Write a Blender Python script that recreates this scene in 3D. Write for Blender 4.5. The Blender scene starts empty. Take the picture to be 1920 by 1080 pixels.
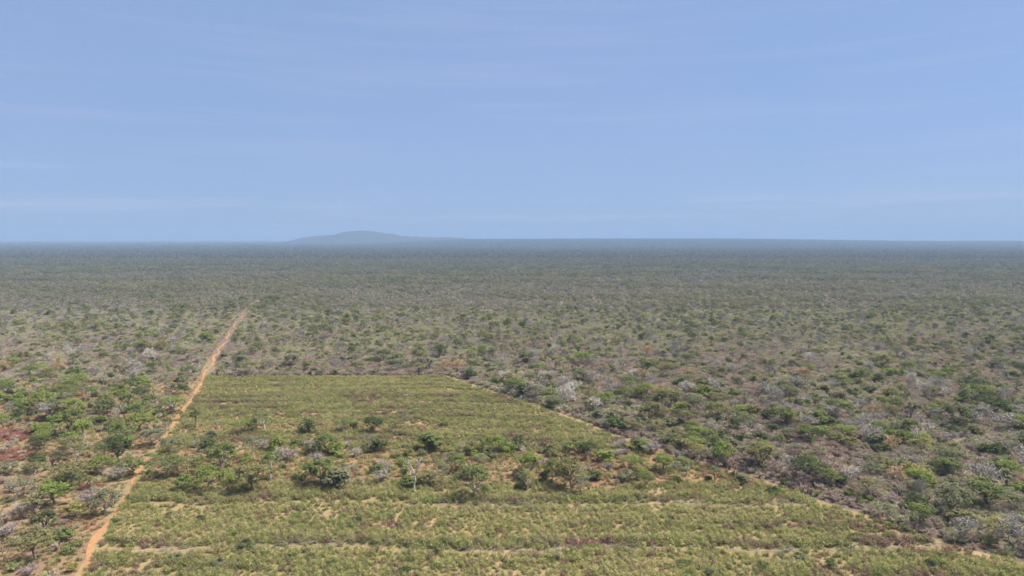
import bpy, math, random
import numpy as np
from mathutils import Vector
R = math.radians
S = bpy.context.scene
C = S.collection
rng = np.random.default_rng(7)
random.seed(7)

# ------------------------------------------------------------------ camera, sky, sun, exposure
H = 50.0
PITCH = math.atan(93 / 1280)
cd = bpy.data.cameras.new('camera'); cam = bpy.data.objects.new('camera', cd); C.objects.link(cam)
cam.location = (0, 0, H); cam.rotation_euler = (math.pi / 2 - PITCH, 0, 0)
cd.sensor_width = 36.0; cd.lens = 24.0; cd.clip_start = 1.0; cd.clip_end = 60000
S.camera = cam
SUN_EL, SUN_AZ = 56.0, 74.0            # azimuth clockwise from +Y (the view direction)
AURA = (math.sin(R(SUN_AZ)) * math.cos(R(SUN_EL)), math.cos(R(SUN_AZ)) * math.cos(R(SUN_EL)), math.sin(R(SUN_EL)))
w = bpy.data.worlds.new("World"); S.world = w; w.use_nodes = True
nt = w.node_tree; bg = nt.nodes['Background']; bg.inputs['Strength'].default_value = 0.056
sky = nt.nodes.new('ShaderNodeTexSky'); sky.sky_type = 'NISHITA'; sky.sun_disc = False
sky.sun_elevation = R(SUN_EL); sky.sun_rotation = R(SUN_AZ)
sky.altitude = 300; sky.air_density = 1.0; sky.dust_density = 0.6; sky.ozone_density = 3.0
SKY_TINT = (0.70, 0.84, 1.14, 1)
VEIL, VEIL_A, VEIL_B = 0.76, (2.80, 3.36, 5.45), (2.02, 3.30, 5.15)
tint = nt.nodes.new('ShaderNodeMix'); tint.data_type = 'RGBA'; tint.blend_type = 'MULTIPLY'; tint.inputs[0].default_value = 1
nt.links.new(sky.outputs[0], tint.inputs[6]); tint.inputs[7].default_value = SKY_TINT
tc = nt.nodes.new('ShaderNodeTexCoord'); mp = nt.nodes.new('ShaderNodeMapping'); mp.inputs['Scale'].default_value = (1.6, 1.6, 34)
no = nt.nodes.new('ShaderNodeTexNoise'); no.inputs['Scale'].default_value = 1.6; no.inputs['Detail'].default_value = 6; no.inputs['Roughness'].default_value = 0.6
nt.links.new(tc.outputs['Generated'], mp.inputs[0]); nt.links.new(mp.outputs[0], no.inputs['Vector'])
cr = nt.nodes.new('ShaderNodeMapRange'); cr.inputs[1].default_value = 0.5; cr.inputs[2].default_value = 0.85; cr.inputs[3].default_value = 0; cr.inputs[4].default_value = 0.8
sz_ = nt.nodes.new('ShaderNodeSeparateXYZ'); nt.links.new(tc.outputs['Generated'], sz_.inputs[0])
el = nt.nodes.new('ShaderNodeMapRange'); nt.links.new(sz_.outputs[2], el.inputs[0])
for i_, v_ in enumerate((0.035, 0.11, 1.0, 0.25)): el.inputs[i_ + 1].default_value = v_
ml = nt.nodes.new('ShaderNodeMath'); ml.operation = 'MULTIPLY'; nt.links.new(no.outputs[0], cr.inputs[0]); nt.links.new(cr.outputs[0], ml.inputs[0]); nt.links.new(el.outputs[0], ml.inputs[1])
lo = nt.nodes.new('ShaderNodeTexNoise'); lo.inputs['Scale'].default_value = 2.2; lo.inputs['Detail'].default_value = 2
nt.links.new(tc.outputs['Generated'], lo.inputs['Vector'])
ve = nt.nodes.new('ShaderNodeMix'); ve.data_type = 'RGBA'; nt.links.new(lo.outputs[0], ve.inputs[0]); ve.inputs[6].default_value = (*VEIL_A, 1); ve.inputs[7].default_value = (*VEIL_B, 1)
vm = nt.nodes.new('ShaderNodeMix'); vm.data_type = 'RGBA'; vm.inputs[0].default_value = VEIL     # thin high veil over the clear sky
nt.links.new(tint.outputs[2], vm.inputs[6]); nt.links.new(ve.outputs[2], vm.inputs[7])
cw = nt.nodes.new('ShaderNodeMix'); cw.data_type = 'RGBA'; nt.links.new(ml.outputs[0], cw.inputs[0]); nt.links.new(vm.outputs[2], cw.inputs[6]); cw.inputs[7].default_value = (4.7, 4.9, 6.2, 1)
# hazy sky glow round the sun (above the frame), added as ambient fill
geo = nt.nodes.new('ShaderNodeVectorMath'); geo.operation = 'DOT_PRODUCT'; nt.links.new(tc.outputs['Generated'], geo.inputs[0]); geo.inputs[1].default_value = AURA
gl = nt.nodes.new('ShaderNodeMapRange'); gl.interpolation_type = 'SMOOTHERSTEP'; nt.links.new(geo.outputs['Value'], gl.inputs[0])
for i_, v_ in enumerate((0.66, 1.0, 0.0, 1.0)): gl.inputs[i_ + 1].default_value = v_
au = nt.nodes.new('ShaderNodeMix'); au.data_type = 'RGBA'; nt.links.new(gl.outputs[0], au.inputs[0]); nt.links.new(cw.outputs[2], au.inputs[6]); au.inputs[7].default_value = (33, 33, 33, 1)
nt.links.new(au.outputs[2], bg.inputs['Color'])
sd = bpy.data.lights.new('sun', 'SUN'); sun = bpy.data.objects.new('sun', sd); C.objects.link(sun)
sd.energy = 3.5; sd.angle = R(4.0); sd.color = (1.0, 0.955, 0.88)
se, sa = R(SUN_EL), R(SUN_AZ)
sdir = Vector((math.sin(sa) * math.cos(se), math.cos(sa) * math.cos(se), math.sin(se)))
sun.rotation_euler = sdir.to_track_quat('Z', 'Y').to_euler(); sun.location = (200, 100, 300)
S.view_settings.view_transform = 'Standard'; S.view_settings.look = 'None'
S.view_settings.exposure = 1.25; S.view_settings.gamma = 1; S.view_settings.use_curve_mapping = False
S.render.engine = 'CYCLES'
cy = S.cycles
cy.use_denoising = True; cy.denoiser = 'OPENIMAGEDENOISE'; cy.denoising_prefilter = 'FAST'
cy.max_bounces = 8; cy.diffuse_bounces = 4; cy.transmission_bounces = 5; cy.volume_bounces = 1; cy.transparent_max_bounces = 4
cy.use_adaptive_sampling = True; cy.adaptive_threshold = 0.015
HAZE = 0.000172
HAZE_COL = (0.275, 0.392, 0.565)

# ------------------------------------------------------------------ geometry of the place
def ground_at(u, v):
    a = (u - 960) / 1280; b = -(v - 540) / 1280
    y = math.cos(PITCH) + b * math.sin(PITCH); z = -math.sin(PITCH) + b * math.cos(PITCH)
    t = -H / z
    return a * t, y * t
def depth_of(x, y): return y * math.cos(PITCH) + H * math.sin(PITCH)
def u_of(x, y): return 960 + 1280 * x / depth_of(x, y)
def v_row(y):
    d = y * math.cos(PITCH) + H * math.sin(PITCH); h = y * math.sin(PITCH) - H * math.cos(PITCH)
    return 540 - 1280 * h / d
TRACK_PX = [(145, 1080), (185, 1010), (215, 960), (241, 920), (262, 880), (300, 830), (330, 790), (345, 770), (365, 740), (385, 705),
            (410, 660), (430, 630), (450, 600), (470, 575), (490, 562)]
TRACK = [ground_at(*p) for p in TRACK_PX]
TRACK = [(-56.0, 74.0)] + TRACK
ty = np.array([p[1] for p in TRACK]); tx = np.array([p[0] for p in TRACK])
def track_x(y): return np.interp(y, ty, tx) - np.maximum(0, np.asarray(y) - ty[-1]) * 0.33
EDGE = [(100, 72), (79.2, 102.2), (71.7, 108.6), (60.4, 125.6), (49.8, 141.6), (40.1, 152.1), (28.2, 168.9), (13.8, 192.5), (1.7, 210.1), (-22.2, 243.8)]
ey = np.array([p[1] for p in EDGE][::1]); ex = np.array([p[0] for p in EDGE])
def edge_x(y): return np.interp(y, ey, ex)
FAR_Y = 245.0
def _h(ix, iy, s):
    n = (ix.astype(np.int64) * 374761393 + iy.astype(np.int64) * 668265263 + s * 1442695041) & 0xffffffff
    n = ((n ^ (n >> 13)) * 1274126177) & 0xffffffff
    return ((n ^ (n >> 16)) & 0xffff) / 65535.0
def vnoise(x, y, sx, sy, s=0):
    x = np.asarray(x, float) / sx; y = np.asarray(y, float) / sy
    ix, iy = np.floor(x), np.floor(y); fx, fy = x - ix, y - iy
    fx = fx * fx * (3 - 2 * fx); fy = fy * fy * (3 - 2 * fy)
    a, b, c, d = _h(ix, iy, s), _h(ix + 1, iy, s), _h(ix, iy + 1, s), _h(ix + 1, iy + 1, s)
    return (a * (1 - fx) + b * fx) * (1 - fy) + (c * (1 - fx) + d * fx) * fy
def sstep(a, b, x):
    t = np.clip((np.asarray(x, float) - a) / (b - a), 0, 1); return t * t * (3 - 2 * t)
def ground_z(x, y):
    x = np.asarray(x, float); y = np.asarray(y, float)
    a = x / np.maximum(y, 1)
    prof = sstep(-0.24, -0.02, a) * (1 - 0.55 * sstep(0.30, 0.62, a)) * (0.86 + 0.14 * vnoise(x, y, 700, 2500, 3))
    rid = 47 * prof * sstep(3600, 6400, y) * (1 - 0.6 * sstep(7600, 10500, y))
    return rid + 1.2 * (vnoise(x, y, 420, 420, 9) - 0.5) * sstep(450, 900, y)
def in_field(x, y, m=0.0):
    return (y > 70) & (y < FAR_Y - m) & (x > track_x(y) + .9 + m) & (x < edge_x(y) - m)
# the band of trees left standing inside the cleared plot, and the thin one behind it
def strip_amount(x, y):
    n = (vnoise(x, y, 16, 7, 21) - 0.5) * 7
    a = sstep(134, 137, y + n) * (1 - sstep(157, 162, y + n))
    b = sstep(173, 175, y + n) * (1 - sstep(180, 183, y + n)) * (1 - sstep(-22, -8, x)) * 0.8
    return np.maximum(a, b)

# ------------------------------------------------------------------ materials
def new_mat(name):
    m = bpy.data.materials.new(name); m.use_nodes = True
    t = m.node_tree; t.nodes.clear(); o = t.nodes.new('ShaderNodeOutputMaterial')
    return m, t, o
def N(t, typ, **kw):
    n = t.nodes.new(typ)
    for k, v in kw.items(): setattr(n, k, v)
    return n
def mixc(t, f, a, b, mode='MIX'):
    n = N(t, 'ShaderNodeMix', data_type='RGBA', blend_type=mode)
    for i, s in ((0, f), (6, a), (7, b)):
        if hasattr(s, 'is_linked') or isinstance(s, bpy.types.NodeSocket): t.links.new(s, n.inputs[i])
        elif i == 0: n.inputs[0].default_value = s
        else: n.inputs[i].default_value = (*s, 1)
    return n.outputs[2]
def ramp(t, f, stops):
    n = N(t, 'ShaderNodeValToRGB'); e = n.color_ramp.elements
    while len(e) < len(stops): e.new(0.5)
    for k, (p, c) in enumerate(stops): e[k].position = p; e[k].color = (*c, 1)
    t.links.new(f, n.inputs[0]); return n.outputs[0]
def noise(t, vec, scale, detail=3, rough=0.55, dist=0.0):
    n = N(t, 'ShaderNodeTexNoise'); n.inputs['Scale'].default_value = scale; n.inputs['Detail'].default_value = detail
    n.inputs['Roughness'].default_value = rough; n.inputs['Distortion'].default_value = dist
    t.links.new(vec, n.inputs['Vector']); return n.outputs[0]
def mapped(t, src, scale):
    m = N(t, 'ShaderNodeMapping'); m.inputs['Scale'].default_value = scale; t.links.new(src, m.inputs[0]); return m.outputs[0]
def mrange(t, f, a, b, c=0.0, d=1.0):
    n = N(t, 'ShaderNodeMapRange'); t.links.new(f, n.inputs[0])
    for i, v in enumerate((a, b, c, d)): n.inputs[i + 1].default_value = v
    return n.outputs[0]
def leafy_surface(t, o, col, trans=0.35):
    d = N(t, 'ShaderNodeBsdfDiffuse'); l = N(t, 'ShaderNodeBsdfTranslucent'); mx = N(t, 'ShaderNodeMixShader')
    mx.inputs[0].default_value = trans
    t.links.new(col, d.inputs[0]); t.links.new(col, l.inputs[0]); t.links.new(d.outputs[0], mx.inputs[1]); t.links.new(l.outputs[0], mx.inputs[2])
    t.links.new(mx.outputs[0], o.inputs['Surface'])
def attr(t, name, typ='GEOMETRY'):
    n = N(t, 'ShaderNodeAttribute', attribute_name=name, attribute_type=typ); return n.outputs['Fac']
def two_tone(name, a, b, trans=0.45):
    m, t, o = new_mat(name)
    leafy_surface(t, o, mixc(t, attr(t, 'tone'), a, b), trans); return m
def palette(name, stops, trans=0.4, region=None, src='INSTANCER', spread=0.35):
    """colour picked per plant, with leaf to leaf variation"""
    m, t, o = new_mat(name)
    f = attr(t, 'tint', src)
    c = ramp(t, f, stops)
    tone = mrange(t, attr(t, 'tone'), 0, 1, 1 - spread, 1 + spread)
    n = N(t, 'ShaderNodeVectorMath', operation='SCALE'); t.links.new(c, n.inputs[0]); t.links.new(tone, n.inputs['Scale'])
    c = n.outputs[0]
    if region:
        g = N(t, 'ShaderNodeNewGeometry')
        c = mixc(t, mrange(t, noise(t, mapped(t, g.outputs['Position'], (1 / 230, 1 / 75, 0)), 1, 5, .65), 0.42, 0.66, 0, region[1]), c, region[0])
    leafy_surface(t, o, c, trans); return m
FOL = {
    'bright green': ((0.127, 0.167, 0.042), (0.241, 0.281, 0.079)),
    'mid green': ((0.096, 0.125, 0.042), (0.204, 0.226, 0.082)),
    'olive': ((0.134, 0.133, 0.055), (0.261, 0.235, 0.109)),
    'dark green': ((0.054, 0.074, 0.031), (0.124, 0.144, 0.059)),
    'grey-green': ((0.123, 0.133, 0.073), (0.236, 0.231, 0.133)),
    'yellow-green': ((0.190, 0.182, 0.055), (0.324, 0.285, 0.097)),
}
FMAT = {k: two_tone('leaves ' + k, *v) for k, v in FOL.items()}
def bark(name, a, b):
    m, t, o = new_mat(name); tcn = N(t, 'ShaderNodeTexCoord')
    c = mixc(t, noise(t, mapped(t, tcn.outputs['Object'], (3, 3, 0.8)), 2.5, 4), a, b)
    p = N(t, 'ShaderNodeBsdfPrincipled'); p.inputs['Roughness'].default_value = 0.9; t.links.new(c, p.inputs['Base Color'])
    t.links.new(p.outputs[0], o.inputs['Surface']); return m
BARK = bark('bark', (0.10, 0.075, 0.055), (0.24, 0.19, 0.15))
BARK_PALE = bark('pale bark', (0.26, 0.23, 0.19), (0.48, 0.43, 0.37))
DEAD = {'silver-grey': bark('dead wood grey', (0.23, 0.205, 0.175), (0.36, 0.32, 0.27)),
        'bleached white': bark('dead wood white', (0.36, 0.32, 0.27), (0.50, 0.45, 0.38)),
        'ochre': bark('dead wood ochre', (0.30, 0.19, 0.10), (0.46, 0.31, 0.17)),
        'purplish brown': bark('twigs purple brown', (0.16, 0.12, 0.105), (0.30, 0.235, 0.21)),
        'grey-brown': bark('twigs grey brown', (0.18, 0.155, 0.12), (0.34, 0.295, 0.24))}
GREENS = [(0.0, (0.091, 0.111, 0.045)), (0.25, (0.145, 0.160, 0.064)), (0.5, (0.187, 0.196, 0.085)), (0.72, (0.217, 0.212, 0.100)), (0.9, (0.232, 0.219, 0.131)), (1.0, (0.229, 0.258, 0.081))]
M_LEAF = palette('woodland leaves', GREENS)
M_SCRUB = palette('scrub twigs', [(0.0, (0.285, 0.208, 0.167)), (0.35, (0.394, 0.301, 0.250)), (0.6, (0.374, 0.339, 0.218)), (0.8, (0.275, 0.301, 0.126)), (1.0, (0.504, 0.422, 0.334))], 0.2)
M_GRASS = palette('field growth', [(0.0, (0.198, 0.120, 0.099)), (0.14, (0.213, 0.180, 0.099)), (0.4, (0.232, 0.234, 0.089)), (0.7, (0.297, 0.281, 0.111)), (0.9, (0.371, 0.314, 0.160)), (1.0, (0.133, 0.177, 0.055))], 0.4, spread=0.3)
M_DRY = palette('dry grass', [(0.0, (0.250, 0.125, 0.075)), (0.4, (0.330, 0.210, 0.115)), (0.7, (0.420, 0.320, 0.160)), (1.0, (0.190, 0.200, 0.080))], 0.35)
M_RED = palette('crimson leaves', [(0.0, (0.228, 0.077, 0.064)), (1.0, (0.341, 0.173, 0.134))], 0.3)
M_DEADI = palette('dead wood mass', [(0.0, (0.155, 0.140, 0.128)), (0.5, (0.257, 0.232, 0.210)), (1.0, (0.387, 0.349, 0.302))], 0.0)
REG = ((0.185, 0.155, 0.125), 0.45)
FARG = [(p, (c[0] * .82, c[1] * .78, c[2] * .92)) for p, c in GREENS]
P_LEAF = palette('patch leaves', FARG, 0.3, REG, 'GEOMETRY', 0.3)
FAR_HAZED = [(p, (c[0] * .52, c[1] * .54, c[2] * .88)) for p, c in GREENS]  # greens darkened and blued: distance haze painted into the leaf colour
Q_LEAF = palette('hazed wide patch leaves', FAR_HAZED, 0.3, ((0.13, 0.115, 0.10), 0.3), 'GEOMETRY', 0.3)
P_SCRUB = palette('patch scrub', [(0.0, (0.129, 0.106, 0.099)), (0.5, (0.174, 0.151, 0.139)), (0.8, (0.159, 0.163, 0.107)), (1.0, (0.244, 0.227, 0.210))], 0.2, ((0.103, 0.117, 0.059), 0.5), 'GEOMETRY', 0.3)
R_SCRUB = palette('far patch scrub', [(0.0, (0.093, 0.081, 0.087)), (0.5, (0.125, 0.115, 0.122)), (0.8, (0.114, 0.124, 0.094)), (1.0, (0.176, 0.173, 0.185))], 0.2, ((0.074, 0.089, 0.052), 0.5), 'GEOMETRY', 0.3)  # greyer and bluer than the nearer scrub, haze put into the colour

# ------------------------------------------------------------------ mesh helpers
class MB:
    def __init__(s): s.v = []; s.f = []; s.tone = []; s.tint = []; s.mi = []; s.n = 0
    def add(s, verts, faces, tone=0.5, tint=0.0, mi=0):
        verts = np.asarray(verts, float); faces = np.asarray(faces, int)
        s.v.append(verts); s.f.extend((faces + s.n).tolist()); s.n += len(verts); k = len(faces)
        s.tone.append(np.broadcast_to(tone, k)); s.tint.append(np.broadcast_to(tint, k)); s.mi.append(np.broadcast_to(mi, k))
    def mesh(s, name, mats):
        me = bpy.data.meshes.new(name); me.from_pydata(np.concatenate(s.v).tolist(), [], s.f)
        for nm, arr in (('tone', s.tone), ('tint', s.tint)):
            a = me.attributes.new(nm, 'FLOAT', 'FACE'); a.data.foreach_set('value', np.concatenate(arr).astype(np.float32))
        me.polygons.foreach_set('material_index', np.concatenate(s.mi).astype(np.int32))
        for m in mats: me.materials.append(m)
        me.update(); return me
def tube(mb, pts, rad, k=5, mi=0, tone=0.5, tint=0.0):
    pts = [Vector(p) for p in pts]; vs = []; fs = []
    for i, p in enumerate(pts):
        d = (pts[min(i + 1, len(pts) - 1)] - pts[max(i - 1, 0)]).normalized()
        a = d.orthogonal().normalized(); b = d.cross(a)
        for j in range(k):
            an = 2 * math.pi * j / k; q = p + (a * math.cos(an) + b * math.sin(an)) * rad[i]; vs.append(tuple(q))
    for i in range(len(pts) - 1):
        for j in range(k): fs.append((i * k + j, i * k + (j + 1) % k, (i + 1) * k + (j + 1) % k, (i + 1) * k + j))
    mb.add(vs, fs, tone, tint, mi)
def leaves(mb, cen, size, rg, up=0.5, tri=False, tint=0.0, mi=0, tone=None, flat=1.0, out=None):
    n = len(cen)
    nr = rg.normal(size=(n, 3)) * (1 if out is None else .55); nr[:, 2] = np.abs(nr[:, 2]) * flat + up
    if out is not None: nr = nr + out * 1.1
    nr /= np.linalg.norm(nr, axis=1)[:, None]
    t = rg.normal(size=(n, 3)); a = np.cross(nr, t); a /= np.linalg.norm(a, axis=1)[:, None]; b = np.cross(nr, a)
    sz = size * rg.uniform(0.6, 1.4, (n, 1)); wd = sz * rg.uniform(0.5, 0.9, (n, 1))
    if tri:
        v = np.stack([cen - a * sz * 0.6 - b * wd * 0.5, cen + a * sz * 0.6 - b * wd * 0.5, cen + b * wd * 0.7], 1).reshape(-1, 3)
        f = np.arange(n * 3).reshape(-1, 3)
    else:
        v = np.stack([cen - a * sz * 0.5, cen - b * wd * 0.5, cen + a * sz * 0.5, cen + b * wd * 0.5], 1).reshape(-1, 3)
        f = np.arange(n * 4).reshape(-1, 4)
    mb.add(v, f, rg.uniform(0, 1, n) if tone is None else tone, tint, mi)
def blades(mb, base, dirs, length, width, rg, tint=0.0, mi=0):
    """thin tapering blades or twigs from base along dirs"""
    n = len(base); t = rg.normal(size=(n, 3)); a = np.cross(dirs, t); a /= np.linalg.norm(a, axis=1)[:, None]
    L = np.reshape(length, (-1, 1)); W = np.reshape(width, (-1, 1))
    v = np.stack([base - a * W * 0.5, base + a * W * 0.5, base + dirs * L], 1).reshape(-1, 3)
    mb.add(v, np.arange(n * 3).reshape(-1, 3), rg.uniform(0, 1, n), tint, mi)
def grow(p, d, L, r, depth, rd, out, tips, spread=0.7, up=0.12, kids=(2, 3), shrink=0.72, bend=0.25):
    mid = p + d * L * 0.5 + Vector((rd.uniform(-1, 1), rd.uniform(-1, 1), rd.uniform(-1, 1))) * L * 0.10
    e = p + d * L + Vector((rd.uniform(-1, 1), rd.uniform(-1, 1), rd.uniform(-.5, 1))) * L * bend * 0.4
    out.append(([p, mid, e], [r, r * 0.85, r * 0.68]))
    if depth == 0: tips.append(e); return
    k = rd.choice(kids); a0 = rd.uniform(0, 6.28); ax = d.orthogonal().normalized()
    bx = d.cross(ax)
    for i in range(k):
        an = a0 + i * 6.28 / k + rd.uniform(-.5, .5); s = spread * rd.uniform(0.6, 1.25)
        nd = (d * math.cos(s) + (ax * math.cos(an) + bx * math.sin(an)) * math.sin(s) + Vector((0, 0, up))).normalized()
        grow(e, nd, L * shrink * rd.uniform(0.75, 1.2), r * 0.64, depth - 1, rd, out, tips, spread, up, kids, shrink, bend)

def make_tree(seed, h=6.0, wd=6.0, base=0.33, flat=0.28, n=1100, leaf=0.30, lean=0.1, clumps=26, dens=1.0):
    """returns (trunk MB, crown MB): trunk forks into limbs that carry leaf clumps; unit height h, base at 0"""
    rd = random.Random(seed); rg = np.random.default_rng(seed)
    tr = MB(); cr_ = MB(); k0 = rd.uniform(0, 6.28)
    top = Vector((math.cos(k0) * lean * h * 0.4, math.sin(k0) * lean * h * 0.4, h * base))
    r0 = 0.027 * h
    tube(tr, [Vector((0, 0, -0.15)), Vector((0, 0, 0.15)), top * 0.55 + Vector((rd.uniform(-.1, .1), rd.uniform(-.1, .1), 0)), top], [r0 * 1.5, r0 * 1.1, r0 * 0.85, r0 * 0.75], 6)
    cz = h * (1 - flat) ; rx = wd * 0.5
    cs = []
    for i in range(clumps):
        an = rd.uniform(0, 6.28); q = math.sqrt(rd.uniform(0.02, 1)); lob = 0.78 + 0.22 * math.sin(3 * an + seed) + rd.uniform(-.1, .1)
        x, y = math.cos(an) * q * rx * lob, math.sin(an) * q * rx * lob
        z = cz + h * flat * 0.85 * math.sqrt(max(0, 1 - q * q)) * rd.uniform(0.45, 1.0) - h * flat * 0.5 * rd.uniform(0, 1) * (0.3 + q)
        cs.append(Vector((x, y, max(z, h * base * 0.75))) + Vector((top.x, top.y, 0)))
    nl = max(5, clumps // 4)
    limb_ends = []
    for c in rd.sample(cs, nl):
        m_ = top.lerp(c, 0.5) + Vector((rd.uniform(-.2, .2), rd.uniform(-.2, .2), -0.05 * h)); m2 = top.lerp(c, 0.8)
        tube(tr, [top - Vector((0, 0, 0.1)), m_, m2 + Vector((0, 0, -.1)), c], [r0 * 0.6, r0 * 0.38, r0 * 0.22, r0 * 0.1], 4)
        limb_ends.append(m2)
    for c in cs:
        e = min(limb_ends, key=lambda q: (q - c).length)
        tube(tr, [e, e.lerp(c, 0.6) + Vector((0, 0, 0.1)), c], [r0 * 0.22, r0 * 0.14, r0 * 0.08], 3)
    per = int(n * dens / clumps)
    for c in cs:
        rr = wd * rd.uniform(0.09, 0.17)
        g = rg.normal(size=(per, 3)); g /= np.maximum(np.linalg.norm(g, axis=1)[:, None], .01); g *= rg.uniform(0.35, 1, (per, 1)) ** 0.6 * rr
        g[:, 2] *= 0.62
        leaves(cr_, g + np.array(c), leaf * 1.12, rg, 0.35, out=g / rr * .7 + (np.array(c) - (0, 0, cz - h * .15)) / (wd * .5) * .5, tone=np.clip(rg.normal(0.5 + rd.uniform(-.28, .28), 0.22, per), 0, 1))
    return tr, cr_
def make_bush(seed, h=2.6, wd=3.6, n=700, leaf=0.26, clumps=16):
    rd = random.Random(seed); rg = np.random.default_rng(seed); tr = MB(); cr_ = MB()
    for i in range(clumps):
        an = rd.uniform(0, 6.28); q = math.sqrt(rd.uniform(0, 1)) * (0.8 + 0.2 * math.sin(2 * an + seed))
        z = h * (0.12 + 0.72 * math.sqrt(max(0, 1 - q * q)) * rd.uniform(0.35, 1))
        c = Vector((math.cos(an) * q * wd * .42, math.sin(an) * q * wd * .42, z))
        tube(tr, [Vector((c.x * .1, c.y * .1, -0.05)), c * 0.5 + Vector((0, 0, .1)), c], [0.05, 0.035, 0.015], 3)
        per = int(n / clumps); rr = wd * rd.uniform(0.11, 0.2)
        g = rg.normal(size=(per, 3)); g /= np.linalg.norm(g, axis=1)[:, None]; g *= rg.uniform(0.35, 1, (per, 1)) ** 0.6 * rr; g[:, 2] *= 0.75
        p = g + np.array(c); p[:, 2] = np.maximum(p[:, 2], 0.05)
        leaves(cr_, p, leaf * 1.12, rg, 0.35, out=g / rr * .7 + np.array(c) / (wd * .5) * .5, tone=np.clip(rg.normal(0.5 + rd.uniform(-.28, .28), 0.22, per), 0, 1))
    return tr, cr_
def make_dead(seed, h=6.0, kind='spread'):
    rd = random.Random(seed); a = MB(); b = MB(); out = []; tips = []
    if kind == 'spread':
        L0, sp, up, dep, sh, kids = h * .20, 0.62, 0.10, 5, 0.80, (2, 3)
    elif kind == 'fork':
        L0, sp, up, dep, sh, kids = h * .30, 0.42, 0.28, 4, 0.76, (2, 2, 3)
    else:
        L0, sp, up, dep, sh, kids = h * .12, 0.75, 0.18, 5, 0.84, (2, 3, 3)
    grow(Vector((0, 0, -.1)), Vector((rd.uniform(-.12, .12), rd.uniform(-.12, .12), 1)).normalized(), L0, h * 0.026, dep, rd, out, tips, sp, up, kids, sh)
    n0 = 1
    for i, (p, r) in enumerate(out):
        rr = [max(x, 0.022) for x in r]
        tube(a if len(p) and r[0] > h * 0.0165 else b, p, rr, 5 if r[0] > .06 else 3)
    rg = np.random.default_rng(seed)
    tp = np.array([tuple(t) for t in tips]); k = 4
    base = np.repeat(tp, k, 0); d = rg.normal(size=(len(base), 3)); d[:, 2] += 0.5; d /= np.linalg.norm(d, axis=1)[:, None]
    blades(b, base, d, rg.uniform(0.3, 0.8, len(base)) * h / 7, 0.045, rg)
    z = max(v.max() for v in [np.concatenate(b.v)[:, 2]]); s = h / z
    for m_ in (a, b): m_.v = [v * s for v in m_.v]
    return a, b
def make_shrub_bare(seed, h=2.4, wd=3.2, n=420, width=0.05):
    rg = np.random.default_rng(seed); rd = random.Random(seed); a = MB(); b = MB()
    stems = []
    for i in range(14):
        an = rd.uniform(0, 6.28); q = rd.uniform(0.1, 1)
        e = Vector((math.cos(an) * q * wd * .38, math.sin(an) * q * wd * .38, h * rd.uniform(.45, .75)))
        m_ = e * 0.5 + Vector((0, 0, h * .12)); tube(a, [Vector((0, 0, -.05)), m_, e], [0.055, 0.035, 0.02], 3); stems += [m_, e, m_.lerp(e, .5)]
    base = np.array([tuple(stems[i]) for i in rg.integers(0, len(stems), n)]) + rg.normal(size=(n, 3)) * 0.12 * h / 2.4
    d = rg.normal(size=(n, 3)) * (1, 1, .7); d[:, 2] += 0.35; d += base * (0.35, 0.35, 0); d /= np.linalg.norm(d, axis=1)[:, None]
    blades(b, base, d, rg.uniform(0.35, 1.0, n) * h / 2.6, width, rg)
    return a, b
def make_tuft(seed, h=0.95, wd=0.9, n=110, leaf=0.115, nb=22):
    """a low feathery clump: small up-facing sprays over a dome plus a few blades"""
    rg = np.random.default_rng(seed); b = MB()
    g = rg.normal(size=(n, 3)); g[:, 2] = np.abs(g[:, 2]); g /= np.linalg.norm(g, axis=1)[:, None]; q = g * rg.uniform(.45, 1, (n, 1))
    p = q * (wd * .5, wd * .5, h * .9); p[:, 2] += .04
    leaves(b, p, leaf, rg, .45, True, out=g * .6)
    an = rg.uniform(0, 6.28, nb); base = np.stack([np.cos(an) * wd * .2, np.sin(an) * wd * .2, 0 * an], 1)
    d = np.stack([np.cos(an) * .5, np.sin(an) * .5, np.ones(nb)], 1) + rg.normal(size=(nb, 3)) * .15; d /= np.linalg.norm(d, axis=1)[:, None]
    blades(b, base, d, h * rg.uniform(.8, 1.3, nb), .05, rg)
    return b

# prototypes -------------------------------------------------------
TREES = {'spreading': [make_tree(11, 6, 7.0, .30, .32, 1400, .27, .12, 36), make_tree(12, 6, 7.4, .30, .30, 1400, .27, .18, 36), make_tree(13, 6, 6.4, .34, .33, 1200, .27, .25, 30)],
         'rounded': [make_tree(21, 6, 5.6, .20, .46, 1700, .27, .05, 42), make_tree(22, 6, 6.0, .18, .44, 1700, .28, .10, 44), make_tree(23, 6, 5.2, .22, .47, 1500, .27, .1, 36), make_tree(24, 6, 5.8, .2, .42, 1500, .27, .15, 34)],
         'sparse': [make_tree(31, 6, 5.4, .32, .36, 760, .24, .1, 28), make_tree(32, 6, 5.8, .30, .38, 800, .24, .2, 30), make_tree(33, 6, 4.8, .36, .36, 640, .24, .15, 24)],
         'slender': [make_tree(41, 6, 3.6, .22, .42, 620, .27, .06, 20), make_tree(42, 6, 3.2, .34, .36, 500, .26, .1, 16)]}
BUSHES = [make_bush(51), make_bush(52, 2.6, 4.2, 800), make_bush(53, 2.6, 3.2, 600), make_bush(54, 2.6, 3.8, 760)]
DEADS = {'spread': [make_dead(61, 6, 'spread'), make_dead(62, 6, 'spread'), make_dead(63, 6, 'spread')], 'fork': [make_dead(71, 6, 'fork'), make_dead(72, 6, 'fork'), make_dead(75, 6, 'fork')],
         'twiggy': [make_dead(81, 6, 'twiggy'), make_dead(82, 6, 'twiggy'), make_dead(83, 6, 'twiggy')]}
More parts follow.
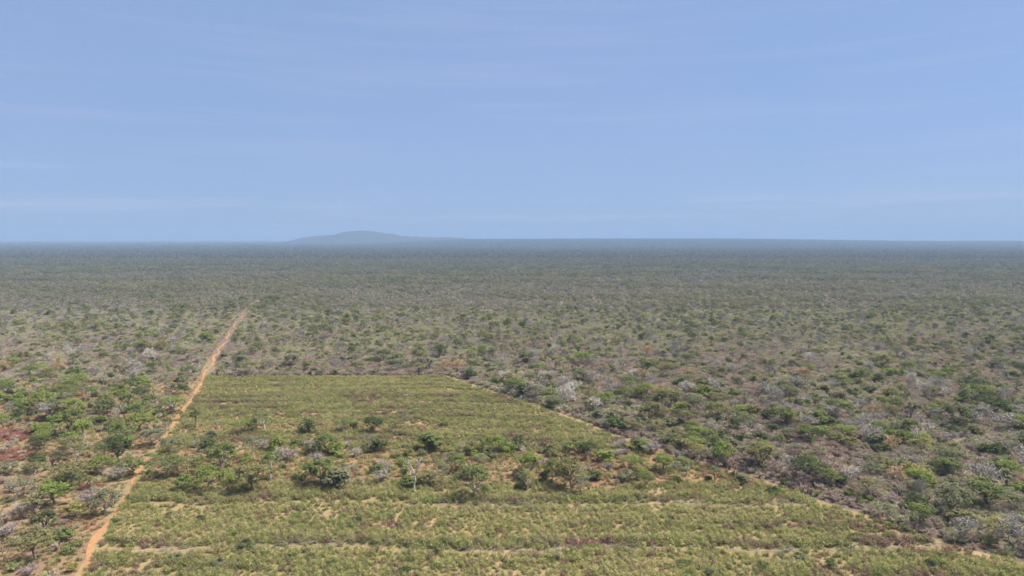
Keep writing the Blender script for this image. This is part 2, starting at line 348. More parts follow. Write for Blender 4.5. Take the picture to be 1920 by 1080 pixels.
def make_forked(h=6.0):
    a = MB(); b = MB(); k = h / 350.0; fat = 1.8
    P_ = lambda pts: [Vector((x_ * k, y_ * k, z_ * k)) for x_, y_, z_ in pts]
    tube(a, P_([(0, 0, -8), (-7, 0, 60), (5, 0, 120), (-2, 3, 180)]), [q * .95 for q in [.17, .14, .13, .12]], 6)
    tube(b, P_([(-2, 3, 175), (-18, 6, 220), (-42, 8, 262), (-52, 4, 300), (-70, 0, 345)]), [q * fat for q in [.09, .08, .065, .05, .025]], 5)
    tube(b, P_([(-2, 3, 178), (20, -4, 205), (30, -8, 245), (46, -10, 285), (52, -6, 325), (66, -4, 350), (54, -2, 356)]), [q * fat for q in [.09, .075, .065, .055, .045, .035, .025]], 5)
    rd = random.Random(5); tips = []
    for p0, d in (((-42, 8, 262), (-60, 20, -18)), ((-52, 4, 300), (-44, -20, 34)), ((-30, 7, 240), (-30, 40, 40)), ((30, -8, 245), (44, 10, 22)), ((46, -10, 285), (-26, 20, 36)), ((20, -4, 205), (34, -36, 30)), ((-48, 6, 285), (16, -22, 48)), ((52, -6, 320), (22, 24, 14)), ((-10, 5, 200), (-36, -30, 6))):
        out = []; grow(P_([p0])[0], Vector(d).normalized(), math.dist((0, 0, 0), d) * k * .62, .045, 2, rd, out, tips, .6, .1, (2, 2, 3), .7)
        for pp, rr in out: tube(b, pp, [max(q * fat, .03) for q in rr], 4)
    return a, b
DEADS['hero'] = [make_forked()]
SHRUBS = [make_shrub_bare(91), make_shrub_bare(92), make_shrub_bare(93, 2.4, 3.8, 460)]
def meshes(pair, nm, mats): return tuple(p.mesh(nm + s, [m]) for p, s, m in zip(pair, mats[0], mats[1]))
ONE = {}
def wdt(mb):
    v = np.concatenate(mb.v); q = np.percentile(v, [6, 94, 98.5], axis=0); return float(((q[1] - q[0])[:2]).mean()) * 1.06, float(q[2, 2])
for k, L in TREES.items(): ONE[k] = [(meshes(p, k + '_tree_', (('trunk', 'crown'), (BARK, FMAT['mid green']))), wdt(p[1])) for p in L]
ONE['bush'] = [(meshes(p, 'bush_', (('stems', 'foliage'), (BARK, FMAT['mid green']))), wdt(p[1])) for p in BUSHES]
for k, L in DEADS.items(): ONE['dead ' + k] = [(meshes(p, 'dead_tree_', (('trunk', 'branches'), (DEAD['silver-grey'],) * 2)), wdt(p[1])) for p in L]
ONE['shrub'] = [(meshes(p, 'shrub_', (('stems', 'twigs'), (DEAD['grey-brown'],) * 2)), wdt(p[1])) for p in SHRUBS]

# ------------------------------------------------------------------ the setting
def mesh_obj(name, me, label=None, cat=None, kind=None, group=None, parent=None):
    o = bpy.data.objects.new(name, me); C.objects.link(o)
    if parent: o.parent = parent
    for k, v in (('label', label), ('category', cat), ('kind', kind), ('group', group)):
        if v: o[k] = v
    return o
def grid_mesh(name, xs, ys, zf, mat, keep=None):
    X, Y = np.meshgrid(xs, ys); Z = zf(X, Y); nx = len(xs)
    v = np.stack([X, Y, Z], -1).reshape(-1, 3); f = []
    for j in range(len(ys) - 1):
        for i in range(nx - 1): f.append((j * nx + i, j * nx + i + 1, (j + 1) * nx + i + 1, (j + 1) * nx + i))
    me = bpy.data.meshes.new(name); me.from_pydata(v.tolist(), [], f); me.materials.append(mat)
    for p in me.polygons: p.use_smooth = True
    return me
def soil_shader(name, cols, scale=1.0, ystretch=1.0, extra=None, left=None):
    m, t, o = new_mat(name); g = N(t, 'ShaderNodeNewGeometry'); P = g.outputs['Position']
    a = noise(t, mapped(t, P, (0.16 * scale, 0.16 * scale * ystretch, 0)), 1, 5, .65)
    b = noise(t, mapped(t, P, (1.1 * scale, 1.1 * scale, 0)), 1, 4, .6)
    c = noise(t, mapped(t, P, (0.03 * scale, 0.05 * scale * ystretch, 0)), 1, 3, .6)
    def mixture(cc):
        x = mixc(t, mrange(t, a, .40, .62), cc[0], cc[1]); x = mixc(t, mrange(t, b, .42, .68), x, cc[2]); return mixc(t, mrange(t, c, .50, .68, 0, .8), x, cc[3])
    x = mixture(cols)
    if left:
        sp = N(t, 'ShaderNodeSeparateXYZ'); t.links.new(P, sp.inputs[0])
        ma = N(t, 'ShaderNodeMath', operation='MULTIPLY_ADD'); t.links.new(sp.outputs[1], ma.inputs[0]); ma.inputs[1].default_value = 0.325; t.links.new(sp.outputs[0], ma.inputs[2])
        f1 = mrange(t, ma.outputs[0], -20, -34); f2 = mrange(t, sp.outputs[1], 330, 220)
        mm = N(t, 'ShaderNodeMath', operation='MULTIPLY'); t.links.new(f1, mm.inputs[0]); t.links.new(f2, mm.inputs[1])
        x = mixc(t, mm.outputs[0], x, mixture(left))
    p = N(t, 'ShaderNodeBsdfDiffuse'); t.links.new(x, p.inputs[0])
    bp = N(t, 'ShaderNodeBump'); bp.inputs['Strength'].default_value = .5; bp.inputs['Distance'].default_value = .15; t.links.new(b, bp.inputs['Height']); t.links.new(bp.outputs[0], p.inputs['Normal'])
    t.links.new(p.outputs[0], o.inputs['Surface']); return m
G_WOOD = soil_shader('woodland floor', ((0.122, 0.090, 0.076), (0.144, 0.104, 0.083), (0.101, 0.079, 0.061), (0.122, 0.104, 0.068)),
                     left=((0.204, 0.124, 0.081), (0.187, 0.138, 0.071), (0.140, 0.081, 0.057), (0.212, 0.175, 0.095)))
G_FIELD = soil_shader('field floor', ((0.194, 0.156, 0.074), (0.176, 0.138, 0.066), (0.243, 0.166, 0.092), (0.306, 0.193, 0.110)), 1.2)
G_STRIP = soil_shader('strip floor', ((0.212, 0.118, 0.070), (0.190, 0.131, 0.065), (0.143, 0.079, 0.052), (0.259, 0.175, 0.096)), 1.3)
G_TRACK = soil_shader('track sand', ((0.263, 0.143, 0.069), (0.298, 0.166, 0.080), (0.249, 0.133, 0.060), (0.311, 0.190, 0.095)), 1.5)
xs = np.concatenate([-np.geomspace(13000, 200, 50), np.linspace(-170, 170, 18), np.geomspace(200, 13000, 50)])
ys = np.concatenate([[-1500, -400], np.linspace(0, 400, 14), np.geomspace(450, 13000, 70)])
mesh_obj('ground', grid_mesh('ground', xs, ys, ground_z, G_WOOD), kind='structure')
# cleared plot: a sheet just above the ground, then the bare strip and the track
fy = np.linspace(72, FAR_Y, 90); rows = []
v = []; f = []; K = 24
for y in fy:
    x0 = float(track_x(y)) - .3; x1 = float(edge_x(y)) + (vnoise(y, 0, 4, 4, 5) - .5) * 1.4
    for k in range(K + 1): v.append((x0 + (x1 - x0) * k / K, y + (vnoise(k, 3, 2, 2, 8) - .5) * 1.2 * (y > FAR_Y - .5), 0.02))
for j in range(len(fy) - 1):
    for k in range(K): a = j * (K + 1) + k; f.append((a, a + 1, a + K + 2, a + K + 1))
me = bpy.data.meshes.new('field'); me.from_pydata(v, [], f); me.materials.append(G_FIELD); mesh_obj('field_ground', me, kind='structure')
def strip_sheet(name, ya, yb, xa, xb, z, seed, mat):
    v = []; f = []; n = 120
    for k in range(n + 1):
        t = k / n; a = ya + (vnoise(k, 0, 5, 1, seed) - .5) * 5; b = yb + (vnoise(k, 9, 5, 1, seed + 1) - .5) * 6
        for y in (a, b):
            x0 = float(track_x(y)) + 1.5 if xa is None else xa; x1 = float(edge_x(y)) - 1.2 if xb is None else xb
            v.append((x0 + (x1 - x0) * t, y, z))
    for k in range(n): f.append((2 * k, 2 * k + 2, 2 * k + 3, 2 * k + 1))
    me = bpy.data.meshes.new(name); me.from_pydata(v, [], f); me.materials.append(mat); return mesh_obj(name, me, kind='structure')
strip_sheet('bare_soil_ground', 135.5, 160, None, None, 0.04, 31, G_STRIP)
strip_sheet('bare_soil_ground', 174.5, 182, -84, -14, 0.04, 41, G_STRIP)
v = []; f = []; yy = np.arange(74, 560, 1.5)
for i, y in enumerate(yy):
    c = float(track_x(y)) + (vnoise(y, 1, 11, 9, 50) - .5) * (1.8 + 2.5 * sstep(230, 400, y)); far = sstep(150, 500, y)
    thin = 1 - .45 * sstep(380, 470, y); wl = .50 + .9 * (vnoise(y, 2, 3.2, 1, 51) - .5) - .15 * far; wr = .50 + .9 * (vnoise(y, 3, 3.6, 1, 52) - .5) - .15 * far
    s = sstep(76, 100, y) * 0 + 1; gap = thin * (1 - .75 * (sstep(146, 150, y) * (1 - sstep(176, 180, y))))
    v += [(c - wl * gap * s, y, .06), (c, y, .065), (c + wr * gap * s, y, .06)]
for i in range(len(yy) - 1): a = 3 * i; f += [(a, a + 1, a + 4, a + 3), (a + 1, a + 2, a + 5, a + 4)]
me = bpy.data.meshes.new('dirt_track'); me.from_pydata(v, [], f); me.materials.append(G_TRACK); mesh_obj('dirt_track', me, kind='structure')
# far hill
prof = [(556, 456), (574, 450.5), (588, 446.2), (600, 441.5), (622, 440.5), (640, 439.5), (651, 436), (663, 433.2), (675, 432.2), (700, 433.8), (715, 436), (722, 437), (737, 438.5), (750, 441), (765, 443.5), (780, 443.6), (800, 445), (828, 445.2), (845, 445), (875, 447.3), (920, 452)]
HD = 7600.0; pu = np.array([(p[0] - 960) / 1280 * HD for p in prof]); pz = np.array([(447 - p[1]) / 1280 * HD + 50 for p in prof])
hx = np.linspace(pu[0], pu[-1], 160); hy = np.linspace(HD - 1300, HD + 1300, 40)
def hz(X, Y):
    c = np.cos(np.clip((Y - HD) / 1300, -1, 1) * math.pi / 2); rough = (vnoise(X, Y, 90, 130, 60) - .5) * 14 + (vnoise(X, Y, 35, 50, 61) - .5) * 6
    return (np.interp(X, pu, pz) + rough * c) * c ** 1.2 - 3
G_HILL = soil_shader('hill scrub', ((0.041, 0.034, 0.030), (0.030, 0.033, 0.021), (0.054, 0.044, 0.038), (0.038, 0.033, 0.030)), .12)
mesh_obj('hills', grid_mesh('hills', hx, hy, hz, G_HILL), kind='structure')

# ------------------------------------------------------------------ instanced masses (stuff)
def proto_collection(name, mesh_list):
    col = bpy.data.collections.new(name)
    for i, me in enumerate(mesh_list):
        o = bpy.data.objects.new('%s_%02d' % (name, i), me); col.objects.link(o)
    return col
def scatter(name, pts, idx, rotz, scale, tints, col, label=None):
    pts = np.asarray(pts, float); n = len(pts)
    me = bpy.data.meshes.new(name); me.from_pydata(pts.tolist(), [], [])
    a = me.attributes.new('idx', 'INT', 'POINT'); a.data.foreach_set('value', np.asarray(idx, np.int32))
    a = me.attributes.new('rot', 'FLOAT_VECTOR', 'POINT'); rv = np.zeros((n, 3), np.float32); rv[:, 2] = rotz; a.data.foreach_set('vector', rv.ravel())
    a = me.attributes.new('scl', 'FLOAT_VECTOR', 'POINT'); sv = np.asarray(scale, np.float32)
    if sv.ndim == 1: sv = np.repeat(sv[:, None], 3, 1)
    a.data.foreach_set('vector', sv.ravel())
    a = me.attributes.new('tint', 'FLOAT', 'POINT'); a.data.foreach_set('value', np.asarray(tints, np.float32))
    o = mesh_obj(name, me, label=label, kind='stuff')
    g = bpy.data.node_groups.new(name, 'GeometryNodeTree')
    g.interface.new_socket('Geometry', in_out='INPUT', socket_type='NodeSocketGeometry'); g.interface.new_socket('Geometry', in_out='OUTPUT', socket_type='NodeSocketGeometry')
    gi = g.nodes.new('NodeGroupInput'); go = g.nodes.new('NodeGroupOutput'); ip = g.nodes.new('GeometryNodeInstanceOnPoints'); ci = g.nodes.new('GeometryNodeCollectionInfo')
    ci.inputs[0].default_value = col; ci.inputs[1].default_value = True; ci.inputs[2].default_value = True
    def na(nm, ty):
        q = g.nodes.new('GeometryNodeInputNamedAttribute'); q.data_type = ty; q.inputs[0].default_value = nm; return q.outputs[0]
    g.links.new(gi.outputs[0], ip.inputs['Points']); g.links.new(ci.outputs[0], ip.inputs['Instance']); ip.inputs['Pick Instance'].default_value = True
    g.links.new(na('idx', 'INT'), ip.inputs['Instance Index']); g.links.new(na('rot', 'FLOAT_VECTOR'), ip.inputs['Rotation']); g.links.new(na('scl', 'FLOAT_VECTOR'), ip.inputs['Scale'])
    g.links.new(ip.outputs[0], go.inputs[0])
    md = o.modifiers.new('scatter', 'NODES'); md.node_group = g
    return o
def joined(tr, cr_, name, mats):
    m = MB()
    for q, i in ((tr, 0), (cr_, 1)):
        for vv in [np.concatenate(q.v)]:
            m.v.append(vv); m.f.extend([tuple(k + m.n for k in fc) for fc in q.f]); m.n += len(vv)
        nf = len(q.f); m.tone.append(np.concatenate(q.tone)); m.tint.append(np.zeros(nf)); m.mi.append(np.full(nf, i))
    return m.mesh(name, mats)
leafy = [p for k in ('spreading', 'rounded', 'sparse', 'slender') for p in TREES[k]]
COL_W = proto_collection('stock_plants', [joined(p[0], p[1], 'w', [BARK, M_LEAF]) for p in leafy] + [joined(p[0], p[1], 'w', [BARK, M_LEAF]) for p in BUSHES]
                         + [joined(p[0], p[1], 'w', [M_DEADI, M_DEADI]) for k in ('spread', 'fork', 'twiggy') for p in DEADS[k]] + [joined(p[0], p[1], 'w', [M_SCRUB, M_SCRUB]) for p in SHRUBS])
iT, iB, iD, iS = 0, len(leafy), len(leafy) + 4, len(leafy) + 13

# ------------------------------------------------------------------ plants picked out one by one: (u, v of the foot, height px, width px, form, colour)
br, mg, ol, dk, gg, yg = 'bright green', 'mid green', 'olive', 'dark green', 'grey-green', 'yellow-green'
HERO = [
 (322,774,29,42,'spreading',br),(340,788,18,9,'slender',ol),(367,801,32,19,'slender',dk),(257,787,34,40,'rounded',mg),(318,807,24,26,'sparse',dk),(407,805,18,15,'dead fork','silver-grey'),
 (455,813,25,24,'spreading',br),(471,810,22,20,'rounded',dk),(497,807,36,32,'sparse',mg),(387,842,20,30,'bush',dk),(393,822,16,22,'bush',gg),(322,850,30,32,'rounded',gg),
 (476,858,40,28,'sparse',gg),(518,847,26,22,'bush',br),(537,865,25,40,'shrub','purplish brown'),(417,882,48,58,'rounded',mg),(463,867,12,30,'bush',br),(507,900,50,38,'sparse',mg),
 (318,893,40,46,'spreading',mg),(353,887,32,50,'sparse',ol),(280,902,20,18,'slender',dk),(347,920,32,27,'rounded',br),(389,920,46,48,'spreading',br),(472,918,50,62,'rounded',ol),
 (280,870,20,35,'spreading',br),(252,890,32,44,'rounded',mg),(577,813,30,25,'bush',dk),(643,808,22,34,'spreading',mg),(698,811,28,36,'rounded',dk),(663,805,14,14,'bush',dk),
 (737,813,25,16,'slender',mg),(757,802,28,18,'sparse',gg),(609,847,34,34,'rounded',mg),(587,850,22,28,'bush',gg),(633,853,22,30,'bush',br),(690,840,26,20,'sparse',gg),(707,847,24,34,'bush',dk),
 (808,843,30,34,'bush',mg),(668,857,18,32,'shrub','grey-brown'),(597,870,22,30,'shrub','purplish brown'),(603,907,46,50,'rounded',mg),(630,917,34,40,'bush',gg),(760,872,14,40,'bush',br),
 (716,903,24,36,'shrub','grey-brown'),(768,912,20,26,'bush',mg),(797,910,24,30,'bush',ol),(778,922,64,34,'dead hero','bleached white'),(757,893,16,13,'bush',dk),(832,905,38,24,'sparse',gg),(855,883,32,32,'rounded',mg),
 (840,850,14,22,'bush',yg),(889,931,62,50,'rounded',mg),(893,880,24,30,'spreading',gg),(926,852,38,36,'rounded',br),(905,845,32,26,'sparse',mg),(888,850,20,28,'bush',ol),(947,845,30,22,'slender',mg),
 (973,845,28,20,'rounded',dk),(992,853,22,28,'dead fork','bleached white'),(958,848,18,24,'bush',br),(998,890,38,44,'rounded',br),(989,920,36,24,'sparse',yg),(978,918,16,20,'bush',dk),(1035,902,42,30,'rounded',mg),
 (1017,903,18,30,'bush',ol),(1072,915,55,44,'rounded',ol),(1088,922,34,36,'sparse',gg),(1087,847,22,50,'bush',mg),(1060,863,10,12,'bush',dk),(1107,860,32,24,'spreading',dk),(1132,868,24,32,'bush',br),
 (1182,880,24,32,'spreading',br),(1177,902,18,30,'bush',gg),(1193,902,22,18,'slender',dk),(1209,915,30,24,'spreading',mg),(1245,885,32,26,'rounded',br),(1270,863,20,20,'shrub','grey-brown'),
 (1288,893,32,24,'sparse',mg),(1304,868,36,24,'spreading',yg),(1357,873,44,34,'rounded',br),(1376,858,18,16,'dead fork','silver-grey'),(1345,873,24,14,'dead twiggy','silver-grey'),(1341,903,28,18,'slender',gg),
 (1328,902,9,22,'bush',dk),(1200,845,22,36,'bush',mg),(1222,852,22,36,'shrub','grey-brown'),(1157,806,22,36,'bush',dk),(1185,812,24,42,'rounded',ol),(1230,812,26,44,'rounded',ol),(1308,830,32,42,'rounded',br),
 (1328,838,34,30,'rounded',mg),(1297,815,26,36,'rounded',mg),(1157,857,14,22,'shrub','grey-brown'),(1383,810,28,40,'rounded',dk),(1447,810,16,24,'bush',dk),(1480,827,24,44,'spreading',gg),
 (1540,822,22,32,'rounded',br),(1585,824,26,42,'spreading',br),(1508,805,26,36,'dead twiggy','silver-grey'),(1560,777,27,28,'dead spread','bleached white'),(1430,877,44,70,'rounded',ol),
 (1495,863,32,34,'sparse',gg),(1535,862,26,36,'sparse',ol),(1462,892,33,14,'dead fork','ochre'),(1523,888,24,32,'rounded',mg),(1552,911,34,52,'rounded',mg),(1580,913,20,18,'bush',dk),(1595,935,18,20,'bush',mg),
 (1470,908,10,10,'bush',br),(1788,800,42,54,'rounded',dk),(1867,780,36,60,'rounded',dk),(1890,813,36,36,'dead twiggy','silver-grey'),(1737,820,26,32,'dead spread','bleached white'),(1730,857,36,46,'sparse',yg),
 (1788,857,28,52,'rounded',ol),(1845,842,22,30,'dead spread','bleached white'),(1875,828,16,20,'dead fork','ochre'),(1652,852,20,30,'bush',dk),(1678,815,24,22,'rounded',gg),(1678,902,28,40,'dead twiggy','ochre'),
 (1640,897,30,40,'rounded',gg),(1717,898,30,40,'bush',yg),(1780,897,36,60,'rounded',mg),(1885,897,36,64,'spreading',br),(1778,965,58,52,'rounded',gg),(1850,955,54,80,'rounded',mg),(1902,960,36,40,'sparse',gg),
 (1737,992,42,42,'spreading',mg),(1690,933,26,18,'dead fork','bleached white'),(1665,977,30,34,'sparse',gg),(1833,955,14,26,'bush',br),(1808,1015,46,36,'dead twiggy','silver-grey'),(1858,1013,48,42,'sparse',yg),
 (1900,1033,54,40,'dead twiggy','silver-grey'),(1628,927,17,17,'bush',br),(1662,925,11,20,'bush',yg),(132,815,44,46,'rounded',mg),(70,812,20,44,'bush',br),(223,785,24,38,'dead spread','silver-grey'),
 (197,782,28,30,'rounded',dk),(8,803,26,36,'spreading',br),(222,835,44,42,'rounded',mg),(238,840,22,36,'spreading',br),(265,807,34,50,'rounded',br),(285,835,32,50,'rounded',gg),(75,842,26,32,'rounded',dk),
 (145,857,40,52,'sparse',ol),(198,857,28,56,'spreading',mg),(188,890,34,62,'spreading',br),(66,884,32,58,'rounded',dk),(20,890,26,50,'rounded',gg),(28,938,42,56,'sparse',gg),(102,947,44,60,'rounded',br),
 (195,963,46,42,'rounded',gg),(62,970,36,26,'slender',gg),(84,998,38,76,'rounded',dk),(80,1007,24,22,'dead fork','silver-grey'),(66,1048,55,66,'spreading',ol),(142,973,30,80,'rounded',yg),(107,1055,10,12,'bush',br),
 (135,1070,16,20,'bush',yg),(137,1032,16,34,'bush',mg),(220,900,24,34,'shrub','grey-brown'),(165,935,18,26,'shrub','purplish brown'),(3,1005,12,14,'bush',dk),(8,1053,44,28,'dead spread','silver-grey'),
 (120,777,26,32,'rounded',br),(45,775,20,30,'rounded',mg),(272,735,24,34,'rounded',br),(240,762,24,30,'rounded',mg),(335,738,20,34,'rounded',dk),(1350,843,20,30,'bush',mg),(980,743,24,26,'bush',dk),
 (1265,757,20,34,'rounded',mg),(1030,745,18,40,'rounded',br),(1340,755,20,30,'rounded',ol),(1140,752,14,22,'dead spread','bleached white'),(765,747,9,26,'dead spread','bleached white'),
]
# small shrubs that stand out in the open growth of the plot
FIELD_BUSH = [(316,968,9,10,dk),(437,1003,10,18,br),(462,1030,16,26,dk),(545,1047,12,22,mg),(820,1022,9,12,br),(874,1031,9,14,dk),(819,1038,17,12,mg),(585,1047,10,14,mg),(670,978,10,16,dk),(787,988,8,12,mg),
 (1288,932,10,12,br),(1448,924,12,18,dk),(1462,922,11,18,br),(1655,934,12,14,mg),(1662,988,11,14,br),(1700,996,14,24,gg),(660,845,9,12,dk),(831,800,9,14,dk),(950,790,7,8,mg),(983,1018,9,14,gg),(1050,1040,9,18,gg),
 (1120,1030,10,16,br),(1255,985,9,14,mg),(1340,1030,10,18,ol),(1500,1050,12,22,gg),(1430,1065,12,22,dk),(1560,1062,14,26,mg),(1745,1062,14,28,dk),(705,1025,9,14,dk),(330,1050,12,24,gg),(380,975,10,20,dk),
 (1150,940,9,14,mg),(1010,965,9,18,gg),(920,1005,9,14,ol),(1280,1060,11,18,mg),(625,1060,12,20,mg),(495,985,9,16,gg),(1385,985,9,16,dk),(1185,1015,9,14,gg),(1600,1010,10,18,dk),(410,1060,12,26,gg),(230,1045,12,20,ol),(1760,1060,12,18,br),(760,1075,12,22,dk),(1330,1078,12,26,gg),(955,1060,10,16,dk)]
plants = []    # dict(x,y,h,w,form,col)
for (u, v_, hp, wp, form, col) in HERO:
    x, y = ground_at(u, v_); d = depth_of(x, y)
    plants.append(dict(x=x, y=y, h=hp * d / 1280 * 1.03, w=wp * d / 1280 * (1.10 if 134 < y < 184 and -90 < x < 60 else 1.08), form=form, col=col, hero=True))
for (u, v_, hp, wp, col) in FIELD_BUSH:
    x, y = ground_at(u, v_); d = depth_of(x, y)
    plants.append(dict(x=x, y=y, h=hp * d / 1280, w=wp * d / 1280 * 1.1, form='bush', col=col, hero=True))
g = np.random.default_rng(77); nb_ = 0
while nb_ < 85:
    y = g.uniform(136, 163); x = g.uniform(float(track_x(y)) + 3, float(edge_x(y)) - 1)
    if min(math.hypot(x - p['x'], y - p['y']) - p['w'] * .4 for p in plants) < 1.0: continue
    nb_ += 1; q = g.uniform()
    plants.append(dict(x=x, y=y, h=g.uniform(.9, 2.3), w=g.uniform(1.6, 3.8), form='shrub' if q < .4 else 'bush', col=('purplish brown' if q < .2 else 'grey-brown' if q < .4 else [mg, dk, ol, br, gg][int(g.uniform(0, 4.99))]), hero=False))
hx_, hy_ = np.array([p['x'] for p in plants]), np.array([p['y'] for p in plants])
hw_ = np.array([p['w'] for p in plants])

# the rest of the woodland, near zone: a jittered grid of plants of every kind
def jitter(y0, y1, sp, slope=0.80, pad=25, sd=1):
    g = np.random.default_rng(sd); yy = np.arange(y0, y1, sp); P = []
    for y in yy:
        xm = y * slope + pad; xx = np.arange(-xm, xm, sp); P.append(np.stack([xx + g.uniform(-.48, .48, len(xx)) * sp, y + g.uniform(-.48, .48, len(xx)) * sp], 1))
    return np.concatenate(P)
def off_track(x, y, m): return np.abs(x - track_x(y)) > m
P = jitter(88, 470, 4.0, sd=5); x, y = P[:, 0], P[:, 1]
keep = off_track(x, y, np.where(y > 500, 2.2, 3.2)) & ~((y > 70) & (y < FAR_Y + 2) & (x > track_x(y)) & (x < edge_x(y) + 1.8))
x, y = x[keep], y[keep]
for (cu, cv, cr_x, cr_y) in ((22, 816, 15, 8), (12, 856, 14, 8)):
    qx, qy = ground_at(cu, cv); kp = ((x - qx + 2) / cr_x) ** 2 + ((y - qy + 3) / (cr_y + 4)) ** 2 > 1; x, y = x[kp], y[kp]
dm = np.full(len(x), 1e9)
for a, b, c in zip(hx_, hy_, hw_): dm = np.minimum(dm, np.hypot(x - a, (y - b) * 0.8) - c * 0.33)
keep = dm > 1.6; x, y = x[keep], y[keep]; n = len(x)
left = x < track_x(y)
r1, r2, r3 = rng.uniform(size=n), rng.uniform(size=n), rng.uniform(size=n)
lush = vnoise(x, y, 46, 34, 70) * .65 + vnoise(x, y, 15, 12, 72) * .35; mauve = vnoise(x, y, 30, 42, 71)
near_left = left & (y < 225)
pt = np.where(near_left, .20, .15 + .34 * (lush - .5)); pb = np.where(near_left, .25, .32 + .30 * (lush - .5)); pd = np.where(near_left, .04, .13 + .12 * (mauve - .5)); ps = np.where(near_left, .10, .30)
kindA = np.where(r1 < pt, 0, np.where(r1 < pt + pb, 1, np.where(r1 < pt + pb + pd, 2, np.where(r1 < pt + pb + pd + ps, 3, -1))))
hgt = np.select([kindA == 0, kindA == 1, kindA == 2, kindA == 3], [2.9 + 2.9 * rng.uniform(size=n) ** 1.5, rng.uniform(1.5, 3.2, n), rng.uniform(3.0, 5.4, n), rng.uniform(1.4, 2.6, n)], 0)
size = hgt / y
inview = (np.abs(u_of(x, y) - 960) < 975) & (v_row(y) < 1100)
solo = np.zeros(n, bool); KF = ['tree', 'bush', 'dead_tree', 'bare_shrub']
have = {k: 0 for k in KF}
def famof(form): return 'dead_tree' if form.startswith('dead') else {'bush': 'bush', 'shrub': 'bare_shrub'}.get(form, 'tree')
for p in plants: have[famof(p['form'])] += 1
for k, nm, cap in ((0, 'tree', 285), (1, 'bush', 285), (2, 'dead_tree', 150), (3, 'bare_shrub', 130)):
    c = np.where((kindA == k) & inview)[0]; c = c[np.argsort(-size[c])][:max(0, cap - have[nm])]; solo[c] = True
cols_right = [(mg, .26), (ol, .30), (gg, .22), (dk, .12), (br, .10)]; cols_left = [(br, .34), (mg, .30), (ol, .14), (gg, .12), (dk, .10)]
for i in np.where(solo)[0]:
    k = kindA[i]; q = r2[i]; cc = cols_left if left[i] and y[i] < 260 else cols_right
    if k <= 1:
        acc = 0
        for col, pr in cc:
            acc += pr
            if q <= acc: break
    elif k == 2: col = 'silver-grey' if q < .66 else ('bleached white' if q < .88 else 'ochre')
    else: col = 'purplish brown' if q < .6 else 'grey-brown'
    form = ['spreading', 'rounded', 'rounded', 'sparse', 'spreading', 'slender'][int(r3[i] * 5.99)] if k == 0 else 'bush' if k == 1 else ['dead spread', 'dead twiggy', 'dead twiggy', 'dead fork'][int(r3[i] * 3.99)] if k == 2 else 'shrub'
    hh = float(hgt[i]); ww = hh * {0: .98, 1: 1.3, 2: .8, 3: 1.3}[k] * (0.85 + .35 * rng.uniform()); ww *= .6 if form == 'slender' else 1
    plants.append(dict(x=float(x[i]), y=float(y[i]), h=hh, w=ww, form=form, col=col, hero=False))

# ---- names and labels: every plant is singled out by look, place between landmarks, and its turn counted from a landmark
ORD = 'first second third fourth fifth sixth seventh eighth ninth tenth eleventh twelfth thirteenth fourteenth fifteenth sixteenth seventeenth eighteenth nineteenth twentieth'.split()
def zone(p):
    """(where it stands, the same phrase for counted ones)"""
    x, y = p['x'], p['y']
    if y < FAR_Y and track_x(y) < x < edge_x(y):
        if 134 < y < 147: z = "in the tree belt's near half"
        elif 147 <= y < 164: z = "in the tree belt's back half"
        elif 170 < y < 186: z = 'in the thin tree line'
        elif y <= 134: z = 'in growth before the tree belt' if y > 126 else 'in growth between brushwood rows' if y > 108 else 'in growth before the brushwood'
        else: z = 'in growth behind the tree belt'
        return z, 'from the track ' + z
    if y < FAR_Y:
        b = 'by the near brushwood' if y < 117 else 'by the far brushwood' if y < 132 else "by the tree belt's front" if y < 146 else "by the tree belt's back" if y < 164 else 'by the thin tree line' if y < 190 else "by the plot's middle" if y < 215 else "by the plot's far side"
        f = 'track' if x < track_x(y) else 'edge'
        return ('past the track ' if f == 'track' else "past the plot's edge ") + b, 'out from the ' + f + ' ' + b
    b = 'just behind the plot' if y < 262 else 'close behind the plot' if y < 285 else 'further behind the plot' if y < 310 else 'well behind the plot' if y < 350 else 'far behind the plot'
    if x < track_x(y): b = b.replace('behind', 'above') + ' across the track'; return b, b
    return b, 'from the track, ' + b
SHAPE = {'spreading': 'flat-topped', 'rounded': 'round', 'sparse': 'thin-leaved', 'slender': 'narrow', 'bush': 'leafy', 'shrub': 'leafless', 'dead spread': 'spreading', 'dead fork': 'forked', 'dead twiggy': 'twiggy', 'dead hero': 'forked'}
from collections import defaultdict
SPECIAL = {(778, 922): 'tall bleached white dead tree with a forked top in the tree belt', (889, 931): 'tallest round green tree, dark trunk, at the near rim of the tree belt',
           (992, 853): 'toppled bleached white dead tree leaning at the back of the belt', (1462, 892): 'thin ochre dead tree with bare forks near the plot edge',
           (223, 785): 'wide silver-grey dead tree beyond the track, before the thin tree line', (1678, 902): 'ochre twiggy dead tree wrapped in tan creeper deep in the scrub',
           (1357, 873): 'bright green dense tree standing at the corner where belt meets edge', (8, 1053): 'pale leafless tree beside the olive flat-topped tree nearest the brushwood row',
           (188, 890): 'wide bright green umbrella-shaped tree beyond the track beside the belt', (472, 918): 'big round olive tree with bare dead limbs, near rim of the belt'}
sp_at = {tuple(round(c, 3) for c in ground_at(*k)): v for k, v in SPECIAL.items()}
groups = defaultdict(list)
